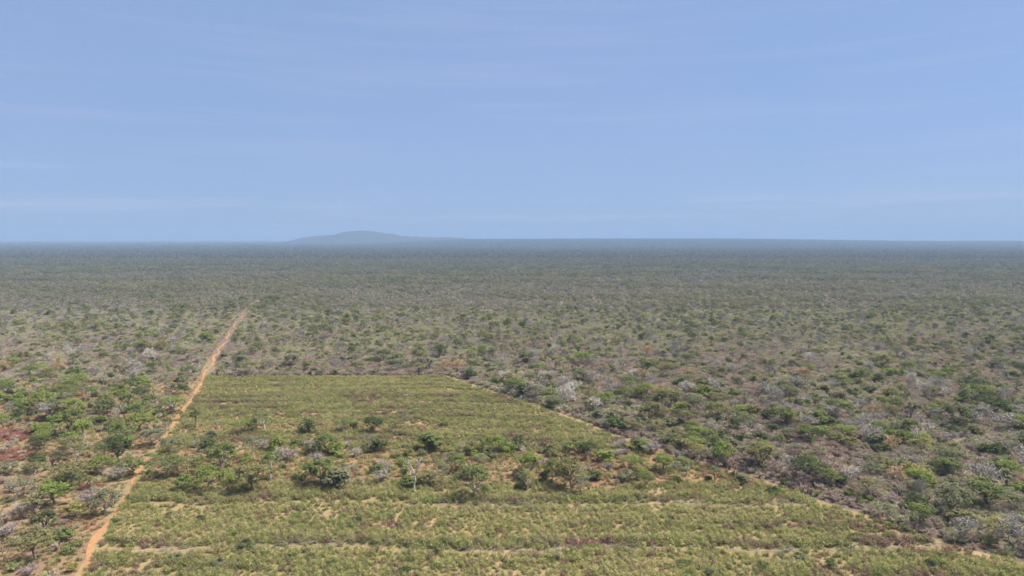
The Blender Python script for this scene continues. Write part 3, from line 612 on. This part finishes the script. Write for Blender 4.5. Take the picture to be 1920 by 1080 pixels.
for p in plants:
    p['fam'] = famof(p['form']); z, c = zone(p); big = 'tall' if p['h'] > (5.0 if p['fam'] in ('tree', 'dead_tree') else 2.4) else 'low' if p['h'] < (3.4 if p['fam'] in ('tree', 'dead_tree') else 1.5) else ''
    noun = {'tree': 'tree', 'bush': 'bush', 'dead_tree': 'dead tree', 'bare_shrub': 'shrub'}[p['fam']]
    p['grp'] = {'tree': 'leafy trees of the dry woodland', 'bush': 'leafy bushes of the dry woodland', 'dead_tree': 'dead trees of the dry woodland', 'bare_shrub': 'leafless shrubs of the dry woodland'}[p['fam']]
    s = tuple((round(p['x'], 3), round(p['y'], 3)))
    if s in sp_at: p['label'] = sp_at[s]; continue
    groups[(' '.join(q for q in (big, p['col'], SHAPE[p['form']], noun) if q), z, c)].append(p)
for (look, z, c), L in groups.items():
    L.sort(key=lambda p: abs(p['x'] - (edge_x(p['y']) if 'edge' in c else track_x(p['y']))))
    for i, p in enumerate(L):
        last = i == len(L) - 1 and len(L) > 2
        pre = '' if len(L) == 1 else ('last ' if last else ORD[min(i, 19)] + ' ')
        p['label'] = pre + look + ' ' + (z if len(L) == 1 else c) 
# ---- build: the first of each form is built, all others are copies of it and of each of its parts
PARTN = {'tree': ('trunk', 'crown'), 'bush': ('stem', 'foliage'), 'dead_tree': ('trunk', 'branches'), 'bare_shrub': ('stem', 'twigs')}
FIRST = {}
for i, p in enumerate(plants):
    fam, form = p['fam'], p['form']; var = ONE[form][(i * 7 + int(p['x'] * 3)) % len(ONE[form])]; (ma, mb_), (mw, mh) = var
    key = id(ma)
    if key not in FIRST:
        e = bpy.data.objects.new(fam, None); e.empty_display_size = .5; C.objects.link(e); kids = []
        for nm, me in zip(PARTN[fam], (ma, mb_)):
            o = bpy.data.objects.new(nm, me); C.objects.link(o); o.parent = e; kids.append(o)
        FIRST[key] = (e, kids)
    else:
        e0, k0 = FIRST[key]; e = e0.copy(); C.objects.link(e); kids = []
        for kk in k0:
            o = kk.copy(); C.objects.link(o); o.parent = e; kids.append(o)
    e.location = (p['x'], p['y'], 0); e.rotation_euler = (0, 0, rng.uniform(0, 6.28)); sz = p['h'] / mh; sx = min(p['w'] / mw * .95, sz * 1.4)
    e.scale = (sx, sx, sz)
    if len(p['label'].replace('-', '').split()) > 16: print('LONG', p['label'])
    e['label'] = p['label']; e['category'] = {'tree': 'tree', 'bush': 'bush', 'dead_tree': 'dead tree', 'bare_shrub': 'shrub'}[fam]; e['group'] = p['grp']
    if form == 'dead hero': e.rotation_euler = (0, 0, 0); e.scale = (sz, sz, sz)
    if p.get('hero') and abs(p['x'] - ground_at(992, 853)[0]) < .01: e.rotation_euler = (0, R(-42), 0)
    for j, o in enumerate(kids):
        sl = o.material_slots[0]; sl.link = 'OBJECT'
        if fam in ('tree', 'bush'): sl.material = FMAT[p['col']] if j == 1 else (BARK_PALE if (i * 5) % 3 == 0 or form == 'sparse' else BARK)
        else: sl.material = DEAD[p['col']]

# ---- the remaining plants of the near woodland as one mass
mm = ~solo & (kindA >= 0)
k = kindA[mm]; m_n = mm.sum(); g = np.random.default_rng(3)
idx = np.select([k == 0, k == 1, k == 2, k == 3], [iT + g.integers(0, len(leafy), m_n), iB + g.integers(0, 4, m_n), iD + g.integers(0, 9, m_n), iS + g.integers(0, 3, m_n)])
nomh = np.select([k == 0, k == 1, k == 2, k == 3], [6.0, 2.6, 6.0, 2.6])
s = hgt[mm] / nomh
scatter('woodland', np.stack([x[mm], y[mm], 0 * s], 1), idx, g.uniform(0, 6.28, m_n), np.stack([s, s, s], 1), g.uniform(0, 1, m_n), COL_W, 'dry bush woodland round the cleared plot')

# ---- undergrowth: knee to shoulder high twiggy scrub under the trees
TUFTS = [make_tuft(101), make_tuft(102, .75, 1.1, 100), make_tuft(103, 1.05, .8, 80, .12, 22)]
COL_G = proto_collection('stock_growth', [t_.mesh('tuft', [M_GRASS]) for t_ in TUFTS])
COL_DRY = proto_collection('stock_dry', [t_.mesh('tuft', [M_DRY]) for t_ in TUFTS])
COL_RED = proto_collection('stock_red', [t_.mesh('tuft', [M_RED]) for t_ in TUFTS])
SCR = [joined(*make_shrub_bare(110 + i, 1.7, 3.0, 420, .075), 'scrub', [M_SCRUB, M_SCRUB]) for i in range(3)]
COL_S = proto_collection('stock_scrub', SCR)
P = jitter(86, 470, 1.42, sd=11); x, y = P[:, 0], P[:, 1]; nl = (x < track_x(y)) & (y < 235)
dens = np.where(nl, .12, .85 + .5 * (vnoise(x, y, 14, 14, 80) - .5)); g = np.random.default_rng(12)
keep = (g.uniform(size=len(x)) < dens) & off_track(x, y, 2.6) & ~((y > 70) & (y < FAR_Y + .6) & (x > track_x(y)) & (x < edge_x(y) + .3)); x, y = x[keep], y[keep]; n = len(x)
t_ = np.clip(vnoise(x, y, 24, 24, 81) * .7 + g.uniform(-.35, .45, n), 0, 1); t_ = np.where(g.uniform(size=n) < .55 * sstep(230, 420, y), g.uniform(.55, .95, n), t_)
scatter('undergrowth', np.stack([x, y, 0 * x], 1), g.integers(0, 3, n), g.uniform(0, 6.28, n), g.uniform(.55, 1.15, n), t_, COL_S, 'purplish grey leafless undergrowth below the bush')

# ---- growth of the cleared plot
P = jitter(84, 246, .80, sd=21); x, y = P[:, 0], P[:, 1]; g = np.random.default_rng(22)
keep = in_field(x, y, 0) & (x > track_x(y) + .8); x, y = x[keep], y[keep]
st = strip_amount(x, y)
rowy = np.array([106.8, 125.4, 205.0, 222.0, 192.0])
rowd = np.min(np.abs(y[:, None] + (vnoise(x, 0 * x, 14, 1, 90)[:, None] - .5) * 2.6 - rowy[None, :]), 1)
patch = vnoise(x, y, 7, 4, 91); fine = vnoise(x, y, 2.6, 2.2, 92)
edge_gap = sstep(0.5, 3.4, edge_x(y) - x)
dens = (.54 + .90 * patch) * (1 - .64 * st) * (1 - (1 - sstep(.35, 1.25, rowd)) * np.clip(.72 + .6 * (vnoise(x, 0 * x, 11, 1, 97) - .4), 0, .95)) * (.12 + .88 * edge_gap); r = g.uniform(size=len(x))
keep = r < dens; x, y, st, patch, fine = x[keep], y[keep], st[keep], patch[keep], fine[keep]; n = len(x)
lines = np.array([237.0, 229.0, 222.0, 213.0, 205.0, 198.0, 190.0, 170.0, 166.0]); wy = y + (vnoise(x, 0 * x, 14, 1, 90) - .5) * 2.6
dl = np.min(np.abs(wy[:, None] - lines[None, :]), 1); brk = sstep(.32, .6, vnoise(x, np.round(wy / 8) * 8, 17, 3, 98)); dark = np.exp(-(dl / 1.0) ** 2) * brk
behind = np.exp(-((np.min(np.where(wy[:, None] > rowy[None, :2], wy[:, None] - rowy[None, :2], 99), 1) - 2.2) / 1.2) ** 2)
streak = vnoise(x, y, 55, 3.2, 93) * .6 + vnoise(x, y, 16, 9, 94) * .4
t_ = np.clip(.50 + .45 * (patch - .5) - .75 * (streak - .5) + .40 * (fine - .5) - .42 * dark - .16 * behind + g.normal(0, .12, n), 0.0, .93)
t_ = np.where(g.uniform(size=n) < .05, 1.0, t_); t_ = np.where(g.uniform(size=n) < .07 + .12 * st, .03, t_)
sc = (.62 + .6 * fine + .3 * (streak - .5)) * g.uniform(.75, 1.25, n); sc = np.clip(sc * (1 + .35 * behind + .25 * dark), .35, 1.9)
scatter('grass', np.stack([x, y, 0 * x + .02], 1), g.integers(0, 3, n), g.uniform(0, 6.28, n), np.stack([sc * 1.25, sc * 1.25, sc], 1), t_, COL_G, 'yellow-green regrowth covering the cleared plot')
# dry grass: bare belt and the open ground beyond the track
P = jitter(84, 300, 1.05, sd=31); x, y = P[:, 0], P[:, 1]; g = np.random.default_rng(32)
infl = in_field(x, y, .5); st = strip_amount(x, y) * infl; lf = (x < track_x(y) - .8) & (1 - sstep(215, 270, y) > g.uniform(size=len(x)))
pt_ = vnoise(x, y, 6, 5, 95); dens = np.where(infl, st * (.25 + .6 * pt_), np.where(lf, .40 + .7 * pt_, np.where((x > edge_x(y) + .3) & (y < FAR_Y), .30, 0))); keep = g.uniform(size=len(x)) < dens; x, y, pt_ = x[keep], y[keep], pt_[keep]; n = len(x)
t_ = np.clip(vnoise(x, y, 12, 8, 96) + g.normal(0, .28, n), 0, 1); t_ = np.where((x < track_x(y)) & (g.uniform(size=n) < .38), 1.0, t_); t_ = np.where(x > edge_x(y), .15 + .85 * (g.uniform(size=n) < .4), t_); sc = g.uniform(.35, .85, n)
scatter('dry_grass', np.stack([x, y, 0 * x + .03], 1), g.integers(0, 3, n), g.uniform(0, 6.28, n), np.stack([sc * 1.5, sc * 1.5, sc * .8], 1), t_, COL_DRY, 'rusty and straw coloured dry grass on red soil')
# crimson low shrubs by the frame's edge beyond the track
g = np.random.default_rng(41); pts = []
for (u, v_, rx, ry, k) in ((22, 816, 12, 6, 270), (12, 856, 10, 5, 210), (165, 912, 5, 2, 40)):
    cx, cy_ = ground_at(u, v_); a = g.uniform(0, 6.28, k); q = np.sqrt(g.uniform(0, 1, k)); pts.append(np.stack([cx - 2 + np.cos(a) * q * rx, cy_ + np.sin(a) * q * ry, 0 * a + .03], 1))
pts = np.concatenate(pts); n = len(pts)
scatter('red_shrubbery', pts, g.integers(0, 3, n), g.uniform(0, 6.28, n), np.stack([g.uniform(1, 1.6, n)] * 2 + [g.uniform(.6, 1.0, n)], 1), g.uniform(0, 1, n), COL_RED, 'patch of low crimson leaved shrubbery beyond the track')

# ---- rows of cut branches pushed together across the plot
def brush_row(yc, x0, x1, n, label, seed, hgt_=.45):
    rg = np.random.default_rng(seed); m = MB()
    xx = rg.uniform(x0, x1, n); dn = vnoise(xx, 0 * xx, 9, 1, seed) ; xx = xx[rg.uniform(size=n) < (.15 + dn)]
    for xq in xx:
        a = rg.normal(0, .75); L = rg.uniform(.8, 3.0); r = rg.uniform(.022, .06)
        yq = yc + rg.normal(0, .5) - (vnoise(xq, 0, 14, 1, 90) - .5) * 2.6; z = rg.uniform(.08, hgt_)
        d = np.array([math.cos(a), math.sin(a) * .6, rg.normal(.08, .16)]) * L
        p = np.array([xq, yq, z]); q = p + d * .5 + rg.normal(0, .1, 3); e = p + d; q[2] = max(q[2], .06); e[2] = max(e[2], .05)
        tube(m, [p, q, e], [r, r * .8, r * .4], 4, tone=rg.uniform())
    me = m.mesh('row', [DEAD['silver-grey'] if seed % 2 else DEAD['grey-brown']]); mesh_obj('brushwood_litter', me, label=label, kind='stuff')
brush_row(106.8, -61, 70, 430, 'row of grey cut branches across the near plot', 201)
brush_row(125.4, -20, 56, 210, 'row of grey cut branches before the tree belt', 203)
brush_row(205.0, -90, 2, 130, 'thin row of cut branches behind the tree belt', 205, .3)
brush_row(222.0, -95, -20, 120, 'farthest row of cut branches in the plot', 207, .3)
brush_row(136.5, -52, -12, 90, 'scattered cut branches at the near rim of the belt', 209, .3)

# ------------------------------------------------------------------ the far woodland: patches of many small plants
def blob(mb, c, h, wd, rg, k, leaf, tint, mi, tri=True):
    g = rg.normal(size=(k, 3)); g /= np.linalg.norm(g, axis=1)[:, None]; g *= rg.uniform(.5, 1, (k, 1)); g[:, 2] = np.abs(g[:, 2]) if h < 3.2 else g[:, 2]
    p = g * (wd * .5, wd * .5, h * (.8 if h < 3.2 else .34)) + (c[0], c[1], (0.1 if h < 3.2 else h * .62)); p[:, 2] = np.maximum(p[:, 2], .1)
    leaves(mb, p, leaf, rg, .3, tri, tint, mi, out=g * 1.2, tone=np.clip(rg.normal(.5, .25, k), 0, 1))
def patch_mesh(seed, size, sp, k, leaf, pscrub=.42, scale=1.0, mats=None):
    rg = np.random.default_rng(seed); m = MB(); nn = int(size / sp)
    for i in range(nn):
        for j in range(nn):
            c = ((i + rg.uniform(-.1, 1.1)) * sp - size / 2, (j + rg.uniform(-.1, 1.1)) * sp - size / 2); r = rg.uniform()
            if r < pscrub: blob(m, c, rg.uniform(1.3, 2.6) * scale, rg.uniform(2.5, 4.8) * scale, rg, max(3, int(k * .7)), leaf, rg.uniform() ** 1.2, 1)
            elif r < pscrub + .25: blob(m, c, rg.uniform(1.8, 3.1) * scale, rg.uniform(2.8, 5) * scale, rg, k, leaf, rg.uniform(), 0)
            elif r < pscrub + .25 + .09: blob(m, c, rg.uniform(3.6, 5.5) * scale, rg.uniform(3.5, 5.5) * scale, rg, int(k * .5), leaf * .45, rg.uniform(.75, 1), 1)
            else: blob(m, c, rg.uniform(3.8, 6.2) * scale, rg.uniform(4, 7) * scale, rg, int(k * 1.3), leaf, rg.uniform(), 0)
    return m.mesh('patch', mats or [P_LEAF, P_SCRUB])
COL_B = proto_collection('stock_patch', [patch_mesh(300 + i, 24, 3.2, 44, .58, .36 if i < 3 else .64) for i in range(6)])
MID_HAZED = [(p, (c[0] * .66, c[1] * .66, c[2] * .90)) for p, c in GREENS]  # middle step of the painted haze, between nearer and horizon leaves
R_LEAF = palette('mid patch leaves', MID_HAZED, 0.3, REG, 'GEOMETRY', 0.3)
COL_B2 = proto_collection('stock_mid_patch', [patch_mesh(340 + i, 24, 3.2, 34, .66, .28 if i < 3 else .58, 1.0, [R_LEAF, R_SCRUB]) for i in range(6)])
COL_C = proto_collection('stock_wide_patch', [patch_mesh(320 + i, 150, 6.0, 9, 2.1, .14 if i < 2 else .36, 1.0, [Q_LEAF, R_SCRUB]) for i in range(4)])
def tiles(y0, y1, size, sd, xs_=.86):
    g = np.random.default_rng(sd); P = []
    for y in np.arange(y0, y1, size):
        xm = y * xs_ + size
        xx = np.arange(-xm, xm, size); P.append(np.stack([xx, np.full(len(xx), y)], 1))
    return np.concatenate(P)
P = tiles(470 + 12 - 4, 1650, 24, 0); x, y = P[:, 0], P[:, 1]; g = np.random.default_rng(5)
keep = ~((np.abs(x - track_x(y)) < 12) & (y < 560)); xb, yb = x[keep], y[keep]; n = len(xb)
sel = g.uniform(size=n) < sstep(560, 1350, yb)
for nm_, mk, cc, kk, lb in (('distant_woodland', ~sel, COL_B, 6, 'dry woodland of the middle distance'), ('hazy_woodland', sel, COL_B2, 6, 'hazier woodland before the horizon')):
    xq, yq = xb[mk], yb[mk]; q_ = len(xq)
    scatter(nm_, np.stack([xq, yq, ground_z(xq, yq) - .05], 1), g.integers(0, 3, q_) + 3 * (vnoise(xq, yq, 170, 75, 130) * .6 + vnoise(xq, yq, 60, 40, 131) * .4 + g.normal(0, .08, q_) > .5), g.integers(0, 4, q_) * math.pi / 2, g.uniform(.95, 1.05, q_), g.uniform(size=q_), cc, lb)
# single plants beside the far end of the track, where the patches leave a lane
P = jitter(466, 566, 3.2, .6, 10, sd=61); x, y = P[:, 0], P[:, 1]; keep = (np.abs(x - track_x(y)) < 26) & (np.abs(x - track_x(y)) > 2.2 + 0 * x); 
inlane = np.zeros(len(x), bool)
lx, ly = (tiles(470 + 12 - 4, 1650, 24, 0)).T; lane = (np.abs(lx - track_x(ly)) < 12) & (ly < 560)
for a, b in zip(lx[lane], ly[lane]): inlane |= (np.abs(x - a) < 12) & (np.abs(y - b) < 12)
keep &= inlane; x, y = x[keep], y[keep]; n = len(x); g = np.random.default_rng(62)
idx = np.where(g.uniform(size=n) < .4, iB + g.integers(0, 4, n), np.where(g.uniform(size=n) < .3, iT + g.integers(0, len(leafy), n), iS + g.integers(0, 3, n))); s = g.uniform(.6, 1.0, n)
scatter('trackside_woodland', np.stack([x, y, 0 * x], 1), idx, g.uniform(0, 6.28, n), s, g.uniform(size=n), COL_W, 'woodland along the far end of the track')
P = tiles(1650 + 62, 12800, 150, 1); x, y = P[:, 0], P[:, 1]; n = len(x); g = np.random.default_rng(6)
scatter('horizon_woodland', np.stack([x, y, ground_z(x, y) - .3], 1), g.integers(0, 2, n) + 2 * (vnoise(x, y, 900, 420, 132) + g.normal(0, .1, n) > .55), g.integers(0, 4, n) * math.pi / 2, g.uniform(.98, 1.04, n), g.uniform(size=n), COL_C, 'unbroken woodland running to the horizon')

# ------------------------------------------------------------------ air
me = bpy.data.meshes.new('haze'); X0, X1, Y0, Y1, Z0, Z1 = -13500, 13500, -1700, 13500, -4, 215
me.from_pydata([(X0, Y0, Z0), (X1, Y0, Z0), (X1, Y1, Z0), (X0, Y1, Z0), (X0, Y0, Z1), (X1, Y0, Z1), (X1, Y1, Z1), (X0, Y1, Z1)], [], [(0, 3, 2, 1), (4, 5, 6, 7), (0, 1, 5, 4), (1, 2, 6, 5), (2, 3, 7, 6), (3, 0, 4, 7)])
hm, t, o = new_mat('haze air'); pv = N(t, 'ShaderNodeVolumePrincipled'); pv.inputs['Density'].default_value = HAZE; pv.inputs['Color'].default_value = (*HAZE_COL, 1); pv.inputs['Anisotropy'].default_value = 0.0
t.links.new(pv.outputs[0], o.inputs['Volume']); me.materials.append(hm); mesh_obj('haze', me, kind='stuff')
